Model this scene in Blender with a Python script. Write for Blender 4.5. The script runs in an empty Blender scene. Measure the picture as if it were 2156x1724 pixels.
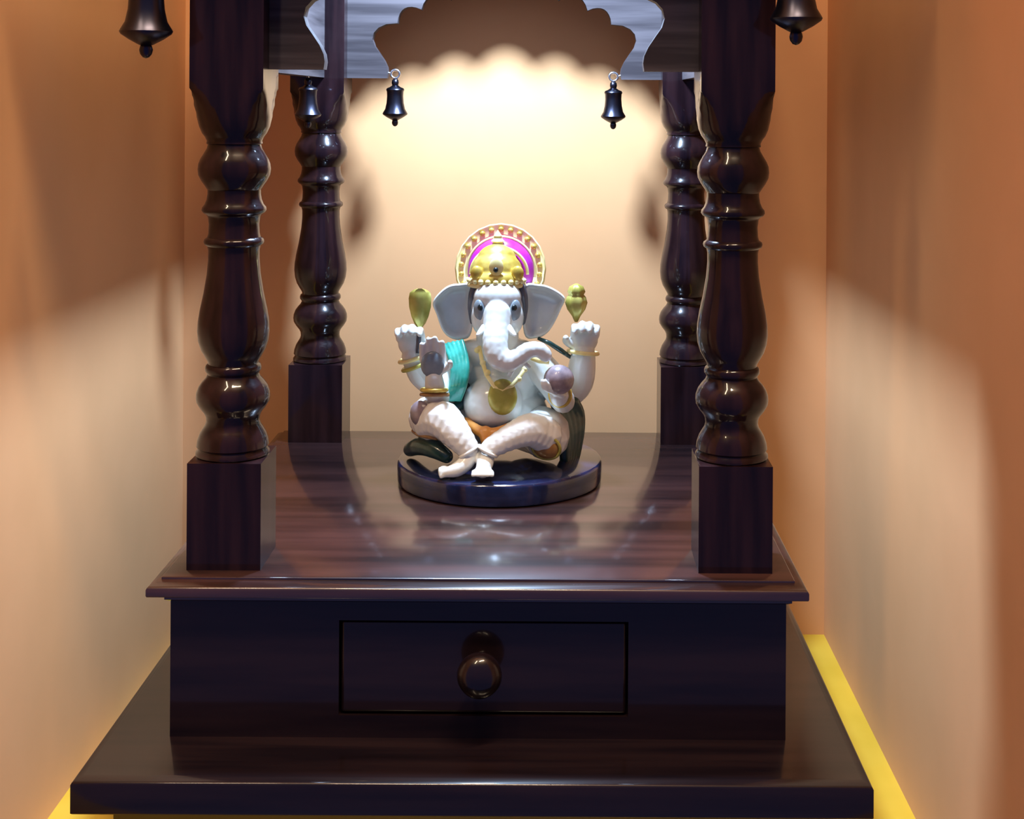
import bpy, bmesh, math
from mathutils import Vector, Matrix, Euler
from mathutils.geometry import tessellate_polygon

S = bpy.context.scene
COL = S.collection
PI = math.pi

# ------------------------------------------------------------------ camera
cd = bpy.data.cameras.new('camera')
cam = bpy.data.objects.new('camera', cd); COL.objects.link(cam)
cd.sensor_width = 36.0
cd.lens = 36.0 * 2890 / 2156
cd.shift_x = -0.0459
cd.shift_y = -0.3000
cd.clip_start = 0.02
cam.location = (0.05, -0.965, 0.4725)
cam.rotation_euler = (PI / 2, math.radians(-0.35), 0)
S.camera = cam

# ------------------------------------------------------------------ world, lights, exposure
w = bpy.data.worlds.new('room_ambient'); S.world = w
w.use_nodes = True
bg = w.node_tree.nodes['Background']
bg.inputs[0].default_value = (0.09, 0.10, 0.26, 1)
bg.inputs[1].default_value = 0.9

def area_light(name, loc, target, sx, sy, power, color, shape='RECTANGLE'):
    l = bpy.data.lights.new(name, 'AREA'); l.shape = shape
    l.size = sx
    l.size_y = sy
    l.energy = power; l.color = color
    o = bpy.data.objects.new(name, l); COL.objects.link(o)
    o.location = loc
    o.rotation_euler = (Vector(target) - Vector(loc)).to_track_quat('-Z', 'Y').to_euler()
    return o

# cool white lamp inside the shrine dome
pl = bpy.data.lights.new('dome_lamp', 'POINT')
pl.energy = 31; pl.color = (0.66, 0.91, 1.28); pl.shadow_soft_size = 0.033
plo = bpy.data.objects.new('dome_lamp', pl); COL.objects.link(plo)
plo.location = (0.0, 0.215, 0.745)
# room lamps: warm tubes up near the room ceiling, in front of the niche
area_light('room_tube_lamp', (0.35, -0.80, 2.30), (-0.15, 0.1, 0.4), 0.9, 0.10, 54.0, (1.0, 0.75, 0.50))
area_light('side_tube_lamp', (-0.60, -1.10, 2.30), (0.2, 0.1, 0.4), 0.10, 0.9, 25.0, (1.0, 0.74, 0.48))

S.view_settings.view_transform = 'Standard'
S.view_settings.look = 'None'
S.view_settings.exposure = 0.0
S.view_settings.gamma = 1.0
S.view_settings.use_curve_mapping = False

# ------------------------------------------------------------------ helpers
def thing(name, label, cat, loc=(0, 0, 0), rotz=0, group=None):
    o = bpy.data.objects.new(name, None); COL.objects.link(o)
    o.empty_display_size = 0.03
    o.location = loc; o.rotation_euler = (0, 0, rotz)
    o['label'] = label; o['category'] = cat
    if group: o['group'] = group
    return o

def obj(name, bm, mat, parent=None, smooth=True, angle=35, bevel=0, label=None):
    me = bpy.data.meshes.new(name)
    if isinstance(bm, bmesh.types.BMesh):
        bmesh.ops.recalc_face_normals(bm, faces=bm.faces)
        bm.to_mesh(me); bm.free()
    else:
        me = bm; me.name = name
    if smooth:
        me.shade_smooth()
        if angle: me.set_sharp_from_angle(angle=math.radians(angle))
    else:
        me.shade_flat()
    me.materials.clear(); me.materials.append(mat)
    o = bpy.data.objects.new(name, me); COL.objects.link(o)
    if parent: o.parent = parent
    if bevel:
        m = o.modifiers.new('bevel', 'BEVEL'); m.width = bevel; m.segments = 3
        m.limit_method = 'ANGLE'; m.angle_limit = math.radians(40)
    if label: o['label'] = label
    return o

def box(bm, x0, x1, y0, y1, z0, z1):
    vs = [bm.verts.new(p) for p in ((x0, y0, z0), (x1, y0, z0), (x1, y1, z0), (x0, y1, z0),
                                    (x0, y0, z1), (x1, y0, z1), (x1, y1, z1), (x0, y1, z1))]
    for f in ((3, 2, 1, 0), (4, 5, 6, 7), (0, 1, 5, 4), (1, 2, 6, 5), (2, 3, 7, 6), (3, 0, 4, 7)):
        bm.faces.new([vs[i] for i in f])

def loft(bm, rings, cap0=True, cap1=True):
    rv = [[bm.verts.new(p) for p in r] for r in rings]
    n = len(rv[0])
    for a, b in zip(rv, rv[1:]):
        for i in range(n):
            j = (i + 1) % n
            bm.faces.new((a[i], a[j], b[j], b[i]))
    if cap0: bm.faces.new(rv[0][::-1])
    if cap1: bm.faces.new(rv[-1])

def lathe(bm, prof, seg=32, c=(0, 0, 0), sx=1, sy=1, cap0=True, cap1=True, lobes=0, amp=0):
    rings = []
    for r, z in prof:
        r = max(r, 1e-5)
        ring = []
        for i in range(seg):
            a = 2 * PI * i / seg
            rr = r * (1 + amp * math.cos(lobes * a)) if lobes else r
            ring.append((c[0] + sx * rr * math.cos(a), c[1] + sy * rr * math.sin(a), c[2] + z))
        rings.append(ring)
    loft(bm, rings, cap0, cap1)

def tube(bm, pts, r, seg=10, closed=False):
    pts = [Vector(p) for p in pts]; n = len(pts)
    rr = r if isinstance(r, (list, tuple)) else [r] * n
    rings = []
    up = None
    for i, p in enumerate(pts):
        if closed: t = pts[(i + 1) % n] - pts[i - 1]
        else: t = pts[min(i + 1, n - 1)] - pts[max(i - 1, 0)]
        t.normalize()
        if up is None:
            up = Vector((0, 0, 1)) if abs(t.z) < .9 else Vector((1, 0, 0))
        s = t.cross(up).normalized(); up = s.cross(t).normalized()
        rings.append([p + rr[i] * (math.cos(2 * PI * k / seg) * s + math.sin(2 * PI * k / seg) * up) for k in range(seg)])
    if closed: rings.append(rings[0]); loft(bm, rings, False, False); bmesh.ops.remove_doubles(bm, verts=bm.verts, dist=1e-7)
    else: loft(bm, rings)

def sphere(bm, c, r, rot=None, sub=2):
    m = Matrix.Diagonal((*r, 1)) if isinstance(r, (tuple, list)) else Matrix.Diagonal((r, r, r, 1))
    if rot is not None: m = rot.to_4x4() @ m
    bmesh.ops.create_icosphere(bm, subdivisions=sub, radius=1, matrix=Matrix.Translation(c) @ m)

def slab(bm, x0, x1, y0, y1, prof):
    loft(bm, [[(x0 - o, y0 - o, z), (x1 + o, y0 - o, z), (x1 + o, y1 + o, z), (x0 - o, y1 + o, z)] for o, z in prof])

def remeshed(bm, voxel, smooth=3):
    """fuse overlapping solids into one continuous skin"""
    me = bpy.data.meshes.new('tmp'); bm.to_mesh(me); bm.free()
    o = bpy.data.objects.new('tmp', me); COL.objects.link(o)
    m = o.modifiers.new('r', 'REMESH'); m.mode = 'VOXEL'; m.voxel_size = voxel; m.use_smooth_shade = True
    s = o.modifiers.new('s', 'SMOOTH'); s.factor = .5; s.iterations = smooth
    dg = bpy.context.evaluated_depsgraph_get()
    out = bpy.data.meshes.new_from_object(o.evaluated_get(dg))
    bpy.data.objects.remove(o); bpy.data.meshes.remove(me)
    return out

# ------------------------------------------------------------------ materials
def principled(name, color, rough=.5, metallic=0, coat=0, coat_rough=.1, spec=.5):
    m = bpy.data.materials.new(name); m.use_nodes = True
    b = m.node_tree.nodes['Principled BSDF']
    b.inputs['Base Color'].default_value = (*color, 1)
    b.inputs['Roughness'].default_value = rough
    b.inputs['Metallic'].default_value = metallic
    b.inputs['Coat Weight'].default_value = coat
    b.inputs['Coat Roughness'].default_value = coat_rough
    b.inputs['Specular IOR Level'].default_value = spec
    return m

def mottled(name, c0, c1, scale=(8, 8, 8), rough=.5, bump=0, detail=4, lo=.35, hi=.65, **k):
    m = principled(name, c0, rough, **k)
    nt = m.node_tree; b = nt.nodes['Principled BSDF']
    tc = nt.nodes.new('ShaderNodeTexCoord'); mp = nt.nodes.new('ShaderNodeMapping')
    mp.inputs['Scale'].default_value = scale
    nz = nt.nodes.new('ShaderNodeTexNoise'); nz.inputs['Scale'].default_value = 1; nz.inputs['Detail'].default_value = detail
    cr = nt.nodes.new('ShaderNodeValToRGB')
    cr.color_ramp.elements[0].position = lo; cr.color_ramp.elements[0].color = (*c0, 1)
    cr.color_ramp.elements[1].position = hi; cr.color_ramp.elements[1].color = (*c1, 1)
    L = nt.links.new
    L(tc.outputs['Object'], mp.inputs['Vector']); L(mp.outputs['Vector'], nz.inputs['Vector'])
    L(nz.outputs['Fac'], cr.inputs['Fac']); L(cr.outputs['Color'], b.inputs['Base Color'])
    if bump:
        bp = nt.nodes.new('ShaderNodeBump'); bp.inputs['Strength'].default_value = bump
        bp.inputs['Distance'].default_value = .001
        L(nz.outputs['Fac'], bp.inputs['Height']); L(bp.outputs['Normal'], b.inputs['Normal'])
    return m

WD0, WD1 = (0.005, 0.0025, 0.004), (0.015, 0.0075, 0.0085)
WOOD_X = mottled('dark_wood_along_x', WD0, WD1, (5, 70, 70), .30, bump=.03, coat=.7, coat_rough=.08, spec=.2)
WOOD_A = mottled('matte_arch_wood', (.034, .028, .031), (.085, .072, .077), (6, 60, 110), .55, bump=.05, spec=.15)
WOOD_S = mottled('red_brown_shelf_wood', (0.014, 0.006, 0.0065), (0.058, 0.024, 0.0215), (4, 46, 60), .30, bump=.03, coat=1, coat_rough=.12)
WOOD_S.node_tree.nodes['Principled BSDF'].inputs['Coat IOR'].default_value = 1.65
WOOD_Z = mottled('dark_wood_along_z', (0.0055, 0.0024, 0.0038), (0.021, 0.0085, 0.0102), (80, 80, 6), .28, bump=.02, coat=.55, coat_rough=.06, spec=.1)
WALL = mottled('orange_wall_paint', (0.70, 0.375, 0.170), (0.74, 0.400, 0.185), (9, 9, 9), .75, bump=.03, spec=.25)
YELLOW = mottled('yellow_ledge_paint', (0.62, 0.42, 0.030), (0.68, 0.47, 0.045), (14, 14, 14), .45)
BELLM = principled('dark_bell_metal', (0.045, 0.045, 0.065), .33, 1.0)
STEEL = principled('bright_steel', (0.75, 0.76, 0.78), .25, 1.0)
IVORY = mottled('cream_enamel', (0.74, 0.77, 0.70), (0.82, 0.84, 0.80), (60, 60, 60), .28, coat=.5, coat_rough=.12)
CLOTHW = mottled('white_garment_enamel', (0.76, 0.74, 0.66), (0.84, 0.83, 0.78), (70, 70, 70), .32, coat=.4)
GOLD = mottled('gold_paint', (0.62, 0.42, 0.06), (0.80, 0.60, 0.14), (90, 90, 90), .32, metallic=.35)
GOLDP = mottled('pale_gold_paint', (0.92, 0.74, 0.26), (0.95, 0.82, 0.40), (90, 90, 90), .35, metallic=0)
OLIVE = mottled('olive_gold_paint', (0.40, 0.36, 0.06), (0.55, 0.48, 0.12), (90, 90, 90), .35, metallic=.25)
PURPLE = mottled('magenta_enamel', (0.50, 0.02, 0.42), (0.62, 0.05, 0.52), (70, 70, 70), .3, coat=.4)
GREEN = mottled('teal_green_enamel', (0.02, 0.30, 0.22), (0.05, 0.46, 0.36), (90, 90, 90), .28, coat=.5)
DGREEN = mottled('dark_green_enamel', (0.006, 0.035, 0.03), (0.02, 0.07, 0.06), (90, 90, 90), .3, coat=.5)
ORANGE = mottled('orange_enamel', (0.55, 0.20, 0.03), (0.68, 0.32, 0.08), (90, 90, 90), .35)
BROWN = mottled('brown_gold_enamel', (0.30, 0.13, 0.03), (0.42, 0.22, 0.07), (90, 90, 90), .35, coat=.3)
NAVY = mottled('navy_glossy_base', (0.005, 0.008, 0.032), (0.014, 0.022, 0.075), (60, 60, 60), .16, coat=.8, coat_rough=.08)
GREY = mottled('slate_grey_enamel', (0.06, 0.065, 0.085), (0.12, 0.12, 0.15), (90, 90, 90), .35, coat=.3)
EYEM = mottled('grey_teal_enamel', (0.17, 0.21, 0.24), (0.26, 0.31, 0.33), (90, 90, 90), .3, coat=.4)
BLACK = principled('black_enamel', (0.012, 0.02, 0.022), .25)
PINK = mottled('mauve_enamel', (0.17, 0.13, 0.15), (0.36, 0.28, 0.29), (90, 90, 90), .3, coat=.4)

# ------------------------------------------------------------------ the niche
def struct(name, bm, m):
    o = obj(name, bm, m, None, smooth=False)
    o['kind'] = 'structure'
    return o

FY, WB, ZF = -0.30, 0.463, -0.0795
WL, WR = -0.339, 0.329
bm = bmesh.new(); box(bm, WL - .06, WR + .06, WB, WB + .06, -0.50, 2.56); struct('wall_back', bm, WALL)
bm = bmesh.new(); box(bm, WL - .06, WL, FY, WB, -0.50, 2.50); box(bm, -1.6, WL - .06, FY, FY + .06, -0.50, 2.50); struct('wall_left', bm, WALL)
bm = bmesh.new(); box(bm, WR, WR + .06, FY, WB, -0.50, 2.50); box(bm, WR + .06, 1.6, FY, FY + .06, -0.50, 2.50); struct('wall_right', bm, WALL)
bm = bmesh.new(); box(bm, WL, WR, -.10, WB, ZF - .06, ZF); struct('floor', bm, YELLOW)
bm = bmesh.new(); box(bm, -1.6, 1.6, -2.2, WB, 2.50, 2.56); struct('ceiling', bm, WALL)

# ------------------------------------------------------------------ the shrine
CX = -0.004
shrine = thing('wooden_shrine', 'dark varnished wooden shrine with four turned columns and one drawer', 'shrine', (CX, 0, 0))
PX, PH = 0.18, 0.026            # column centre offset, half width of the square blocks
YF, YB = 0.026, 0.388           # front and back column rows

bm = bmesh.new()
slab(bm, -.206, .206, -.014, .385, [(.055, .0058), (.056, .0068), (.056, .0252), (.0554, .0265), (.0542, .0274), (.0505, .0288), (.0490, .0290)])
obj('base_board', bm, WOOD_X, shrine, angle=50)
bm = bmesh.new()
slab(bm, -.206, .206, 0, .385, [(.038, ZF), (.038, -.006), (.044, .000), (.044, .0060)])
obj('plinth', bm, WOOD_X, shrine, angle=50)

bx = .2145; yf = -.0085; zb, zt = .0290, .1260
dx0, dx1, dz0, dz1 = -.097, .1046, .0445, .1107
bm = bmesh.new()
box(bm, -bx, dx0, yf, .405, zb, zt); box(bm, dx1, bx, yf, .405, zb, zt)
box(bm, dx0, dx1, yf, .405, dz1, zt); box(bm, dx0, dx1, yf, .405, zb, dz0)
box(bm, dx0, dx1, .05, .405, dz0, dz1)
obj('cabinet_body', bm, WOOD_X, shrine, smooth=False)
drw = bmesh.new()
box(drw, dx0 + .0012, dx1 - .0012, yf + .0015, .045, dz0 + .0012, dz1 - .0012)
dro = obj('drawer', drw, WOOD_X, shrine, bevel=.0022)
bm = bmesh.new()
lathe(bm, [(.0055, 0), (.0055, .004), (.0045, .008), (.006, .0105), (.0115, .013), (.015, .0175), (.0155, .021), (.014, .0255), (.009, .029), (.003, .0305)], 32)
bmesh.ops.rotate(bm, verts=bm.verts, cent=(0, 0, 0), matrix=Matrix.Rotation(PI / 2, 3, 'X'))
bmesh.ops.translate(bm, verts=bm.verts, vec=(0.002, yf + .0017, .0805))
obj('knob', bm, WOOD_X, dro, angle=60)

bm = bmesh.new()
slab(bm, -.206, .206, 0, .397, [(.0085, .1235), (.012, .1255), (.012, .1290), (.0215, .1305), (.022, .1315), (.022, .1355), (.0214, .1368), (.0203, .1378), (.0165, .1395), (.0140, .1399), (.0135, .1402), (.0135, .1416), (.0130, .1420)])
obj('shelf_top', bm, WOOD_S, shrine, angle=50)

# turned columns
PROF = [(150, 140), (190, 110), (205, 96), (225, 86), (250, 78), (270, 73), (284, 67), (292, 61), (300, 57), (306, 58), (308, 55), (316, 57), (328, 64),
        (338, 70), (348, 74), (360, 75.5), (372, 74), (384, 68), (394, 61), (402, 56), (403, 55), (412, 55), (424, 57), (434, 61),
        (440, 66), (446, 67), (451, 64), (455, 57), (460, 54), (475, 52), (495, 53), (503, 55), (507, 61), (512, 62.5), (517, 61),
        (521, 55), (530, 53), (550, 53), (580, 55.5), (620, 62), (655, 69.5), (680, 73.5), (700, 74.5), (720, 72.5), (738, 67), (752, 59), (762, 53),
        (768, 52), (771, 56), (776, 58), (782, 58), (786, 55), (790, 53), (797, 56), (806, 64), (816, 71), (828, 75.5), (838, 76.5), (848, 75),
        (860, 68), (870, 60), (878, 56), (888, 55), (896, 57), (904, 62), (914, 68), (928, 73), (940, 74.5), (944, 71), (947, 72), (952, 76), (957, 76.5), (960, 74)]
def column_bm():
    seg = 64
    zs = [(.660, 1.0)] + [(.4725 - (y - 215) / 2919, r / 2919) for y, r in PROF]
    zblk = .4725 - (961 - 215) / 2919
    zs += [(zblk, .0368), (zblk - .0012, .0380), (.1418, 1.0)]
    rings = []
    for z, R in zs:
        h = PH
        ring = []
        for i in range(seg):
            a = 2 * PI * (i + .0) / seg
            c, s = math.cos(a), math.sin(a)
            r = min(h / max(abs(c), abs(s)), R)
            ring.append((r * c, r * s, z))
        rings.append(ring)
    b = bmesh.new(); loft(b, rings); return b
cmesh = None
for x, y in ((-PX, YF), (PX, YF), (-PX, YB), (PX, YB)):
    if cmesh is None:
        c0 = obj('column', column_bm(), WOOD_Z, shrine, angle=42); cmesh = c0
        c0.location = (x, y, 0)
    else:
        c = cmesh.copy(); COL.objects.link(c); c.parent = shrine; c.location = (x, y, 0)

# scalloped arch panels
def arch_outline(half, zbot=.495, ztop=.645):
    right = [(.1150, zbot), (.1142, .5005), (.1150, .506), (.1180, .5125), (.1230, .520), (.1275, .5265), (.1295, .533), (.1280, .5395), (.1235, .5445), (.1160, .5480)]
    tips = [(.1050, .5490), (.0815, .5625), (.0530, .5725), (.0200, .5780), (-.0200, .5780)]
    pts = list(right)
    for (x0, z0), (x1, z1) in zip(tips, tips[1:]):
        n = 8
        d = Vector((x1 - x0, z1 - z0)); L = d.length; nrm = Vector((d.y, -d.x)) / L
        if nrm.y < 0: nrm = -nrm
        for k in range(n):
            t = k / n
            p = Vector((x0, z0)) + d * t + nrm * (L * .34 * math.sin(PI * t) ** .8)
            pts.append((p.x, p.y))
    halfpts = [p for p in pts if p[0] >= 0.0001]
    mid = [(0.0, max(p[1] for p in pts))]
    full = halfpts + mid + [(-x, z) for x, z in reversed(halfpts)]
    return [(half, zbot), ] + full + [(-half, zbot), (-half, ztop), (half, ztop)]
def arch_bm(half, th, scalloped):
    b = bmesh.new()
    pts = arch_outline(half) if scalloped else [(half, .495), (-half, .495), (-half, .645), (half, .645)]
    f = [b.verts.new((x, -th / 2, z)) for x, z in pts]
    g = [b.verts.new((x, th / 2, z)) for x, z in pts]
    n = len(pts)
    for tri in tessellate_polygon([[Vector((x, z, 0)) for x, z in pts]]):
        b.faces.new([f[i] for i in tri]); b.faces.new([g[i] for i in reversed(tri)])
    for i in range(n):
        j = (i + 1) % n
        b.faces.new((f[i], g[i], g[j], f[j]))
    return b
for (x, y, rz) in ((0, YF, 0), (0, YB, 0), (-PX, (YF + YB) / 2, PI / 2), (PX, (YF + YB) / 2, PI / 2)):
    half = PX - PH + .001
    o = obj('arch_panel', arch_bm(half, .014, rz == 0), WOOD_A, shrine, angle=30)
    o.location = (x, y, 0); o.rotation_euler = (0, 0, rz)

# eaves and hollow dome above the frame
YC = (YF + YB) / 2
bm = bmesh.new()
oh = .255
for a in ((-oh, oh, YC - oh, YC - .16), (-oh, oh, YC + .16, YC + oh - .005), (-oh, -.16, YC - .16, YC + .16), (.16, oh, YC - .16, YC + .16)):
    box(bm, *a, .645, .672)
obj('eaves', bm, WOOD_X, shrine, smooth=False)
bm = bmesh.new()
dome = [(.225, .672), (.228, .70), (.222, .75), (.205, .80), (.175, .85), (.13, .90), (.07, .94), (.02, .96)]
inner = [(.215, .672), (.218, .70), (.212, .75), (.195, .80), (.166, .845), (.122, .892), (.06, .93), (.001, .945)]
lathe(bm, [(r, z) for r, z in reversed(inner)] + dome + [(.012, .97), (.018, .985), (.012, 1.0), (.004, 1.03), (.0005, 1.05)], 40, (0, YC, 0), cap0=False)
obj('dome', bm, WOOD_Z, shrine, angle=50)

# ------------------------------------------------------------------ bells
def ring_pts(r, n=20):
    return [(r * math.cos(2 * PI * i / n), 0, r * math.sin(2 * PI * i / n)) for i in range(n)]
def make_bell(label, s, group):
    """origin at the centre of the eye ring, everything hangs below"""
    t = thing('hanging_bell', label, 'bell', group=group)
    b = bmesh.new(); tube(b, [Vector(p) * s for p in ring_pts(.0042)], .0013 * s, 8, closed=True)
    obj('eye_ring', b, STEEL, t, angle=0)
    b = bmesh.new()
    lathe(b, [(r * s, z * s) for r, z in [(.0012, -.0045), (.0030, -.0058), (.0036, -.0085), (.0030, -.0112), (.0052, -.0128), (.0082, -.0140), (.0090, -.0156), (.0082, -.0174), (.0080, -.022), (.0085, -.0285), (.0098, -.0345), (.0118, -.0378), (.0124, -.0390), (.0118, -.0402), (.0080, -.0428), (.0030, -.0455), (.0005, -.0458)]], 32)
    obj('bell_body', b, BELLM, t, angle=45)
    b = bmesh.new(); sphere(b, (0, 0, -.0478 * s), (.0032 * s, .0032 * s, .0040 * s))
    obj('clapper', b, BELLM, t)
    return t
G1 = 'small bells hanging from the arches'
bells = []
def place_small(x, y, z, label, rz, sgn):
    t = make_bell(label, 1.0, G1)
    t.location = (x, y, z); t.rotation_euler = (0, 0, rz)
    b = bmesh.new()
    tube(b, [(-.0042 * sgn * -1, 0, .0), (.0065 * sgn, 0, .0012), (.012 * sgn, 0, .0016)], [.0012, .0012, .0012], 8)
    obj('hook', b, STEEL, t, angle=0)
    return t
place_small(CX - .1075, YB, .4993, 'small dark metal bell hanging from the left foot of the back arch', 0, -1)
place_small(CX + .1075, YB, .4978, 'small dark metal bell hanging from the right foot of the back arch', 0, 1)
place_small(CX - PX, YC + .1075, .4985, 'small dark bell in front of the back left column, on the side arch', PI / 2, 1)

def place_large(x, y, zrim, label):
    s = 1.42
    t = make_bell(label, s, 'large bells hanging from the front eaves')
    z0 = zrim + .0390 * s
    t.location = (x, y, z0)
    b = bmesh.new()
    n = max(1, int(round((.645 - z0 - .004) / .010)))
    step = (.645 - z0 - .004) / n
    for k in range(n):
        zc = .004 + step * (k + .5)
        pts = []
        for i in range(16):
            a = 2 * PI * i / 16
            u, v = .0030 * math.cos(a), (step / 2 + .0010) * math.sin(a)
            pts.append((u, 0, zc + v) if k % 2 else (0, u, zc + v))
        tube(b, pts, .0009, 6, closed=True)
    obj('chain', b, STEEL, t, angle=0)
    return t
place_large(-.2285, -.040, .5185, 'larger dark bell hanging left of the front left column')
place_large(.2095, -.040, .5300, 'larger dark bell hanging right of the front right column')

# ------------------------------------------------------------------ the statue
SX, SY, SZ = 0.0, 0.24, 0.142
st = thing('elephant_headed_statue', 'seated cream elephant headed statue with gold crown on round navy base', 'statue', (SX, SY, SZ))
K = 1.205 / 2890                # one plan unit in metres at the statue's own depth
def G(px, py, yo=0.0):
    """front plan of the statue (u across, v down, depth in metres) -> local point"""
    d = 1.205 + yo
    return Vector(((px - 1177) * d / 2890 + .05 - SX, yo, .4725 - (py - 215) * d / 2890 - SZ))

def ell(bm, px, py, yo, rx, ry, rz, rot=None, sub=3):
    sphere(bm, G(px, py, yo), (rx * K, ry * K, rz * K), rot, sub)
def chain(bm, pts, radii, step=.25, mod=None):
    """tapered limb through plan points; radii in plan units"""
    P = [G(*p) if len(p) == 3 and not isinstance(p, Vector) else p for p in pts]
    chainv(bm, P, [r * K for r in radii], step, mod)
def cr(p0, p1, p2, p3, t):
    return .5 * ((2 * p1) + (p2 - p0) * t + (2 * p0 - 5 * p1 + 4 * p2 - p3) * t * t + (3 * p1 - p0 - 3 * p2 + p3) * t ** 3)
def chainv(bm, P, R, step=.25, mod=None):
    n = len(P)
    for i in range(n - 1):
        p0, p1, p2, p3 = P[max(i - 1, 0)], P[i], P[i + 1], P[min(i + 2, n - 1)]
        L = (p2 - p1).length
        m = max(2, int(L / (step * max(min(R[i], R[i + 1]), 1e-5))) + 1)
        m = min(m, 40)
        for k in range(m + (1 if i == n - 2 else 0)):
            t = k / m
            r = R[i] * (1 - t) + R[i + 1] * t
            if mod: r *= mod((i + t) / (n - 1))
            sphere(bm, cr(p0, p1, p2, p3, t), r, sub=2)
def hand(bm, wrist, u, s, n, k=1.0, curl=1.0, spread=0.0):
    """palm, four bent fingers and a side thumb; u along the hand, s to the thumb, n out of the palm"""
    u, s, n = u.normalized(), s.normalized(), n.normalized()
    q = K * k
    rot = Matrix((s, n, u)).transposed()
    sphere(bm, wrist + u * 15 * q, (21 * q, 10 * q, 19 * q), rot, 3)
    for i, L in enumerate((26, 33, 35, 30)):
        off = -17 + 11.5 * i
        b = wrist + u * (27 - (2 if i in (0, 3) else 0)) * q + s * off * q
        d = (u + s * spread * (i - 1.5) * .15).normalized()
        pts = [b]; a = .25 * curl
        for seg, f in enumerate((.42, .34, .28)):
            dirv = d * math.cos(a) + n * math.sin(a)
            pts.append(pts[-1] + dirv * L * f * q * 1.05)
            a += .85 * curl
        chainv(bm, pts, [6.2 * q, 6.0 * q, 5.5 * q, 4.6 * q], .4)
    tb = wrist + u * 8 * q + s * 17 * q
    chainv(bm, [tb, tb + (s * .75 + u * .55 + n * .3).normalized() * 14 * q, tb + (s * .75 + u * .9 + n * .9).normalized() * 25 * q], [7 * q, 6.4 * q, 5 * q], .4)

X, Yv, Z = Vector((1, 0, 0)), Vector((0, 1, 0)), Vector((0, 0, 1))
FWD = Vector((0, -1, 0))

# round base
bm = bmesh.new()
lathe(bm, [(.0862, 0), (.0890, .0012), (.0895, .003), (.0895, .0160), (.0888, .0180), (.0872, .0190)], 96)
obj('round_base', bm, NAVY, st, angle=50)

# body: torso, belly, head, trunk, four arms with hands, legs and feet in one skin
bm = bmesh.new()
ell(bm, 1056, 800, .004, 84, 66, 90)            # chest and back
ell(bm, 1055, 870, .006, 105, 75, 70)           # hips
ell(bm, 1042, 848, -.022, 62, 55, 56)           # belly
ell(bm, 1050, 742, -.004, 92, 48, 34)           # shoulders
chain(bm, [(1052, 745, -.005), (1050, 690, -.012)], [48, 46])
# head
ell(bm, 1050, 645, -.014, 55, 55, 60)
ell(bm, 1050, 626, -.026, 50, 38, 36)           # brow
ell(bm, 1019, 668, -.028, 24, 28, 38)           # cheeks
ell(bm, 1081, 668, -.028, 24, 28, 38)
# trunk
chain(bm, [(1050, 662, -.038), (1048, 692, -.044), (1046, 722, -.052), (1050, 748, -.056), (1070, 762, -.057), (1095, 752, -.057), (1115, 738, -.057), (1138, 736, -.056), (1152, 748, -.055)],
      [30, 29, 27, 25, 22, 19, 17, 16, 14], .12, lambda t: 1 + .035 * math.sin(t * 2 * PI * 15) * min(1, t * 3))
# raised rear arms
chain(bm, [(975, 760, .004), (925, 800, .008), (893, 790, .004), (872, 752, -.004)], [36, 33, 30, 24], .2)
hand(bm, G(872, 748, -.005), Vector((-.12, -.1, 1)), X, FWD, 1.36, 1.15)
chain(bm, [(1130, 765, .004), (1190, 820, .010), (1222, 800, .006), (1231, 746, -.004)], [38, 37, 34, 27], .2)
hand(bm, G(1232, 738, -.005), Vector((.08, -.1, 1)), -X, FWD, 1.36, 1.25)
# front arms
chain(bm, [(975, 752, -.006), (945, 800, -.018), (925, 838, -.032), (920, 818, -.045), (917, 796, -.050)], [34, 30, 25, 22, 18], .2)
hand(bm, G(916, 790, -.051), Vector((-.05, .05, 1)), X, FWD, 1.2, .28)
chain(bm, [(1128, 752, -.006), (1160, 800, -.012), (1188, 842, -.026), (1185, 836, -.042), (1180, 826, -.050)], [34, 31, 26, 23, 20], .2)
hand(bm, G(1190, 828, -.050), Vector((-.6, -.75, .22)), Vector((-.5, -.1, .2)), Z, .95, .7)
# feet
chain(bm, [(996, 955, -.066), (985, 975, -.070), (965, 990, -.074), (942, 996, -.074)], [17, 17, 15, 9], .2)
chain(bm, [(1030, 955, -.066), (1026, 975, -.073), (1021, 992, -.080)], [17, 18, 15], .2)
for i in range(5):
    chain(bm, [(944 - abs(i - 2) * 1.5, 985 + i * 4.2, -.074 - (i - 2) * .0006), (930 + abs(i - 1), 988 + i * 4.2, -.075 - (i - 2) * .0006)], [5, 4.2], .4)
    chain(bm, [(1003 + i * 9.2, 994, -.082), (1001 + i * 10, 1001, -.0865)], [5.4, 4.8], .4)
obj('body', remeshed(bm, .00115, 4), IVORY, st, angle=0)

# ears: dished shells with a rolled rim
def ear(outline, centre, name='ear'):
    bm = bmesh.new()
    n = len(outline)
    P = []
    for i in range(n):
        for k in range(5):
            t = k / 5
            a, b, c, d = [Vector(outline[(i + o) % n]) for o in (-1, 0, 1, 2)]
            P.append(cr(a, b, c, d, t))
    c = Vector(centre)
    front, back = [], []
    for f, dep in ((.10, .0050), (.35, .0050), (.6, .0045), (.74, .003), (.84, -.0020), (.91, -.0050), (.97, -.0045), (1.0, -.0010)):
        ring = []
        for p in P:
            q = c + (p - c) * f
            up = max(0, (c.y - p.y) / 60)            # the upper rim rolls further forward
            ring.append(G(q.x, q.y, -.006 + dep * (1 + 1.1 * up * (dep < 0))))
        front.append(ring)
    for f in (1.0, .8, .4, .1):
        back.append([G((c + (p - c) * f).x, (c + (p - c) * f).y, .002 + .007 * (1 - f)) for p in P])
    loft(bm, front + back)
    return obj(name, bm, IVORY, st, angle=0)
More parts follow.
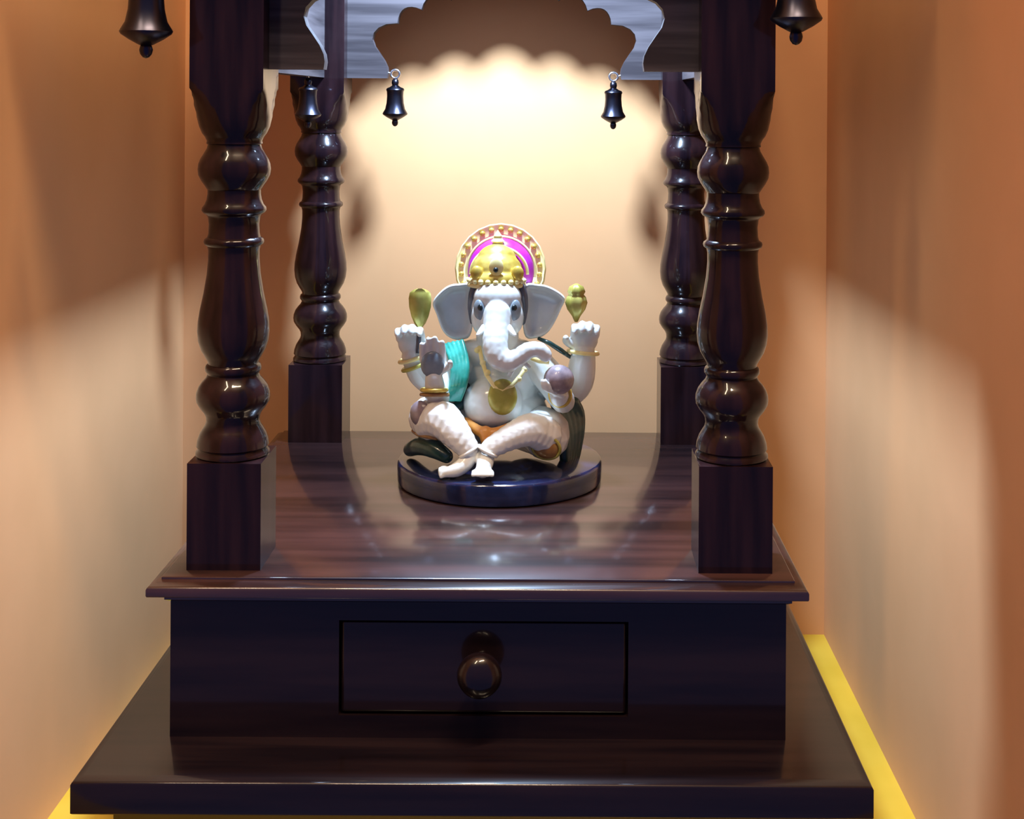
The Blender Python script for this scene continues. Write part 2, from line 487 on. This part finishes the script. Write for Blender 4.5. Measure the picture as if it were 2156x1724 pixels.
ear([(1000, 606), (968, 598), (940, 606), (914, 636), (922, 664), (934, 696), (950, 712), (972, 716), (996, 700)], (962, 655))
ear([(1104, 606), (1136, 598), (1166, 606), (1192, 626), (1184, 650), (1170, 680), (1154, 702), (1132, 712), (1106, 702)], (1144, 652))

# hair behind the temples
for s in (-1, 1):
    bm = bmesh.new()
    chain(bm, [(1051 + s * 48, 603, -.020), (1051 + s * 53, 622, -.018), (1051 + s * 55, 650, -.014), (1051 + s * 52, 678, -.010)], [9, 10, 9, 7], .3)
    obj('hair', remeshed(bm, .0010, 2), GREY, st, angle=0, label='dark grey hair strands beside the temples')

# eyes and tusks
for s, px in ((-1, 1012), (1, 1087)):
    bm = bmesh.new()
    sphere(bm, G(px, 655, -.0372), (13 * K, 7 * K, 23 * K), Euler((0, s * .12, s * .45)).to_matrix(), 3)
    e = obj('eye', bm, EYEM, st, angle=0)
    bm = bmesh.new()
    sphere(bm, G(px - s * 1, 649, -.0396), (7.5 * K, 3.0 * K, 7.5 * K), Euler((0, 0, s * .55)).to_matrix(), 2)
    obj('pupil', bm, BLACK, e, angle=0, label='dark pupil')
for s in (-1, 1):
    bm = bmesh.new()
    chain(bm, [(1048 + s * 26, 690, -.046), (1048 + s * 34, 700, -.052), (1048 + s * 40, 706, -.058)], [7.5, 6, 3], .3)
    obj('tusk', remeshed(bm, .0007, 1), CLOTHW, st, angle=0)

# halo, turban and crown
bm = bmesh.new()
hc = G(1056, 566, .018)
lathe(bm, [(.001, .003), (70 * K, .003), (74 * K, 0), (90 * K, -.0005), (94 * K, -.002), (97 * K, .000), (97 * K, .005), (70 * K, .007), (.001, .007)], 72, lobes=24, amp=.006)
bmesh.ops.rotate(bm, verts=bm.verts, cent=(0, 0, 0), matrix=Matrix.Rotation(-PI / 2, 3, 'X'))
bmesh.ops.rotate(bm, verts=bm.verts, cent=(0, 0, 0), matrix=Matrix.Rotation(-.22, 3, 'X'))
bmesh.ops.translate(bm, verts=bm.verts, vec=hc)
halo = obj('halo', bm, GOLDP, st, angle=50, label='pale gold disc behind the crown')
bm = bmesh.new()
for i in range(17):
    a = PI * (i / 16 * 1.25 - .125)
    sphere(bm, hc + Matrix.Rotation(-.22, 3, 'X') @ Vector((84 * K * math.cos(a), -.0015, 84 * K * math.sin(a))), (6 * K, 5 * K, 6 * K), None, 2)
obj('beads', bm, GOLD, halo, angle=0)
bm = bmesh.new()
ell(bm, 1057, 572, .006, 71, 40, 72)
tb = obj('turban', bm, PURPLE, st, angle=0, label='magenta turban dome between crown and halo')
bm = bmesh.new()
tube(bm, [G(1057 + 72 * math.cos(a), 572 - 73 * math.sin(a), .006) for a in [PI * (i / 30 * 1.1 - .05) for i in range(31)]], 3.2 * K, 8)
tube(bm, [G(1053 + 60 * math.cos(a), 578 - 57 * math.sin(a), -.0075) for a in [PI * (i / 30 * 1.0) for i in range(31)]], 3.4 * K, 8)
obj('turban_edging', bm, GOLDP, tb, angle=0)
bm = bmesh.new()
b0 = bmesh.new()
for px, py, yo, a, b, c in ((1048, 588, -.016, 58, 44, 26), (1048, 572, -.012, 54, 42, 44), (1048, 548, -.008, 42, 34, 34)):
    ell(b0, px, py, yo, a, b, c)
crown = obj('crown', remeshed(b0, .001, 3), GOLD, st, angle=0)
bm.free()
bm = bmesh.new()
tube(bm, [G(1048, 599, -.014) + Vector((57 * K * math.cos(t), 43 * K * math.sin(t), 0)) for t in [2 * PI * i / 40 for i in range(40)]], 5 * K, 8, closed=True)
for i in range(11):
    t = PI + PI * (i + .5) / 11
    sphere(bm, G(1048, 590, -.016) + Vector((57 * K * math.cos(t), 44 * K * math.sin(t), 0)), 6 * K, None, 2)
obj('crown_band', bm, GOLDP, crown, angle=0)
for px in (1006, 1092):
    bm = bmesh.new(); sphere(bm, G(px, 576, -.027), (13 * K, 8 * K, 16 * K), None, 3)
    obj('crown_boss', bm, GOLD, crown, angle=0)
bm = bmesh.new()
ell(bm, 1047, 563, -.0315, 15, 5, 19)
pq = obj('crown_plaque', bm, GOLDP, crown, angle=0, label='pale plaque on the crown front')
bm = bmesh.new(); ell(bm, 1046, 569, -.0338, 5.5, 4, 5.5, None, 2)
o = obj('jewel', bm, BLACK, crown, angle=0, label='dark jewel')
bm = bmesh.new()
lathe(bm, [(14 * K, 0), (11 * K, 5 * K), (14 * K, 9 * K), (8 * K, 16 * K), (9 * K, 20 * K), (3 * K, 28 * K), (.5 * K, 32 * K)], 20, G(1050, 517, -.004))
obj('finial', bm, GOLDP, crown, angle=50)

# garments: pleated leg wraps
def pleat(k, amp): return lambda t: 1 + amp * math.sin(k * t * 2 * PI)
bm = bmesh.new()
chain(bm, [(985, 895, .006), (935, 885, -.012), (908, 880, -.028)], [50, 50, 44], .15)
chain(bm, [(912, 888, -.036), (935, 885, -.050), (965, 915, -.062), (992, 948, -.067)], [38, 37, 29, 20], .08, pleat(9, .085))
obj('trouser_leg', remeshed(bm, .0010, 1), CLOTHW, st, angle=0)
bm = bmesh.new()
chain(bm, [(1115, 900, .006), (1150, 910, -.014), (1155, 922, -.030)], [52, 54, 46], .15)
chain(bm, [(1150, 915, -.046), (1120, 905, -.056), (1080, 920, -.063), (1035, 945, -.068)], [36, 32, 25, 19], .08, pleat(10, .085))
obj('trouser_leg', remeshed(bm, .0010, 1), CLOTHW, st, angle=0)
# coloured patches over the knees and the front palm
bm = bmesh.new(); sphere(bm, G(889, 872, -.0455), (24 * K, 12 * K, 26 * K), Euler((-.1, 0, -.5)).to_matrix(), 3)
obj('knee_patch', bm, PINK, st, angle=0, label='mauve grey patch on the knee')
bm = bmesh.new(); sphere(bm, G(914, 769, -.0536), (24 * K, 7 * K, 27 * K), None, 3)  # flat grey ellipsoid covering the whole open palm
obj('palm_patch', bm, EYEM, st, angle=0, label='slate grey patch over the palm')
bm = bmesh.new(); sphere(bm, G(1154, 942, -.0525), (27 * K, 14 * K, 25 * K), Euler((.35, .35, 0)).to_matrix(), 3)
obj('knee_patch', bm, BROWN, st, angle=0, label='brown gilded patch on the knee')
bm = bmesh.new(); tube(bm, [G(1154, 942, -.0545) + Euler((.35, .35, 0)).to_matrix() @ Vector((29 * K * math.cos(t), 0, 26 * K * math.sin(t))) for t in [2 * PI * i / 36 for i in range(36)]], 3.2 * K, 8, closed=True)
obj('knee_trim', bm, OLIVE, st, angle=0)
bm = bmesh.new()
tube(bm, [G(872, 892, -.030), G(882, 900, -.043), G(900, 905, -.052), G(922, 904, -.060)], 4 * K, 8)
tube(bm, [G(876, 908, -.028), G(886, 915, -.041), G(903, 919, -.049), G(925, 922, -.056)], 6 * K, 8)
obj('knee_trim', bm, BROWN, st, angle=0)
# anklets
for c, nrm in ((G(991, 952, -.067), Vector((.5, -.1, -.8))), (G(1031, 950, -.069), Vector((-.45, -.1, -.8)))):
    q = nrm.to_track_quat('Z', 'Y').to_matrix()
    bm = bmesh.new(); tube(bm, [c + q @ Vector((20 * K * math.cos(t), 20 * K * math.sin(t), 0)) for t in [2 * PI * i / 24 for i in range(24)]], 4 * K, 8, closed=True)
    obj('anklet', bm, CLOTHW, st, angle=0)

# bangles
for c, r, nrm, m in ((G(871, 756, -.004), 27, Vector((-.3, 0, 1)), GOLDP), (G(880, 770, -.002), 30, Vector((-.4, 0, 1)), OLIVE), (G(1231, 741, -.004), 31, Vector((.1, .1, 1)), GOLDP),
                     (G(918, 822, -.046), 25, Vector((0, .15, 1)), GOLD), (G(919, 832, -.043), 27, Vector((0, .2, 1)), BROWN), (G(1183, 830, -.046), 23, Vector((-.4, -.8, .1)), GOLD)):
    q = nrm.to_track_quat('Z', 'Y').to_matrix()
    bm = bmesh.new(); tube(bm, [c + q @ Vector((r * K * math.cos(t), r * K * math.sin(t), 0)) for t in [2 * PI * i / 28 for i in range(28)]], 4.2 * K, 8, closed=True)
    obj('bangle', bm, m, st, angle=0)

# green shawl over the arm, dark cloth behind
bm = bmesh.new()
for i in range(5):
    chain(bm, [(938 + i * 9.5, 727 - i * 2, -.014 - i * .001), (950 + i * 8.5, 750, -.024 - i * .001), (957 + i * 7.5, 780, -.030 - i * .001), (954 + i * 7, 812, -.032 - i * .001), (948 + i * 6, 842, -.031)], [4.6, 5.6, 6.2, 5.8, 5], .3)
obj('shawl', remeshed(bm, .0009, 1), GREEN, st, angle=0, label='teal green shawl over the arm')
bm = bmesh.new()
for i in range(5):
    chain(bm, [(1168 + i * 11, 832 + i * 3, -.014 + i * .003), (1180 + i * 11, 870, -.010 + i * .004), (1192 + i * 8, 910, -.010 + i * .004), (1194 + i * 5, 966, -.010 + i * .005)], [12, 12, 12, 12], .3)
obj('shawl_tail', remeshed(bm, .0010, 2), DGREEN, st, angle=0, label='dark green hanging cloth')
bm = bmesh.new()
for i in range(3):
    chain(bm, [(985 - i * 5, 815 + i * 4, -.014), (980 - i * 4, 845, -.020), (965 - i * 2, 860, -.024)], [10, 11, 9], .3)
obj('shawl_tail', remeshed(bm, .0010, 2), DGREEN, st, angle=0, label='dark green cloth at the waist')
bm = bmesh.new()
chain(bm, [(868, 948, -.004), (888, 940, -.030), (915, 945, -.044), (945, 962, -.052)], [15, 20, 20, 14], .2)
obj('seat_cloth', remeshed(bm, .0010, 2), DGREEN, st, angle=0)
bm = bmesh.new()
tube(bm, [G(1136, 712, -.010), G(1160, 722, -.014), G(1185, 738, -.012), G(1205, 752, -.004)], [3.5 * K, 5 * K, 5.5 * K, 4 * K], 10)
obj('sacred_thread', bm, DGREEN, st, angle=0)
# belly ornaments
bm = bmesh.new()
ell(bm, 1062, 836, -.0455, 30, 11, 37)
obj('pendant', bm, OLIVE, st, angle=0, label='olive gold pendant on the belly')
bm = bmesh.new()
tube(bm, [G(1012, 730, -.030), G(1018, 760, -.036), G(1028, 790, -.042), G(1045, 815, -.047), G(1062, 822, -.048), G(1082, 812, -.047), G(1100, 790, -.040), G(1112, 770, -.034)], 4.5 * K, 8)
for p in ((1008, 738, -.032), (1020, 765, -.037), (1030, 785, -.042), (1096, 798, -.042), (1108, 778, -.036)):
    sphere(bm, G(*p), 6.5 * K, None, 2)
obj('necklace', bm, GOLDP, st, angle=0)
bm = bmesh.new()
chain(bm, [(985, 888, -.030), (1010, 906, -.046), (1032, 914, -.050), (1060, 908, -.047), (1090, 892, -.034)], [9, 11, 13, 11, 9], .25)
chain(bm, [(1026, 912, -.050), (1029, 926, -.052), (1028, 938, -.052)], [15, 13, 8], .25)
obj('waist_sash', remeshed(bm, .0010, 1), ORANGE, st, angle=0, label='orange waist sash below the belly')
bm = bmesh.new()
tube(bm, [G(1124, 752, -.024), G(1140, 758, -.030), G(1160, 760, -.030)], 7 * K, 10)
obj('armlet', bm, GOLDP, st, angle=0)

# things cast in the hands
bm = bmesh.new()
loft(bm, [[G(887 + sx * hw, y, -.008 + sy * .0032) for sx, sy in ((-1, .2), (-.6, -1), (.6, -1), (1, .2), (.6, 1), (-.6, 1))] for y, hw in ((690, 6), (682, 12), (668, 18), (648, 23), (630, 24), (618, 22), (612, 15), (609, 6))])
obj('axe_head', bm, OLIVE, st, angle=60, label='olive gold axe head in the raised left hand')
bm = bmesh.new()
tube(bm, [G(884, 745, -.012), G(886, 690, -.010)], 5 * K, 10)
obj('axe_handle', bm, GREY, st, angle=0)
bm = bmesh.new()
lathe(bm, [(3 * K, 0), (8 * K, 12 * K), (17 * K, 26 * K), (21 * K, 40 * K), (18 * K, 52 * K), (14 * K, 57 * K), (17 * K, 63 * K), (13 * K, 74 * K), (3 * K, 80 * K)], 24, G(1216, 677, -.006), lobes=6, amp=.12)
obj('lotus_bud', bm, OLIVE, st, angle=0, label='gold bud in the raised right hand')
bm = bmesh.new()
sphere(bm, G(1180, 799, -.058), (31 * K, 26 * K, 30 * K), None, 3)
sw = obj('sweet', bm, PINK, st, angle=0, label='mauve round sweet on the open palm')
bm = bmesh.new()
tube(bm, [G(1075, 792, -.052), G(1082, 778, -.052), G(1095, 766, -.052), (G(1108, 764, -.052)), G(1118, 774, -.050)], [5 * K, 7 * K, 7 * K, 6 * K, 5 * K], 10)
obj('scarf_fold', bm, IVORY, st, angle=0)
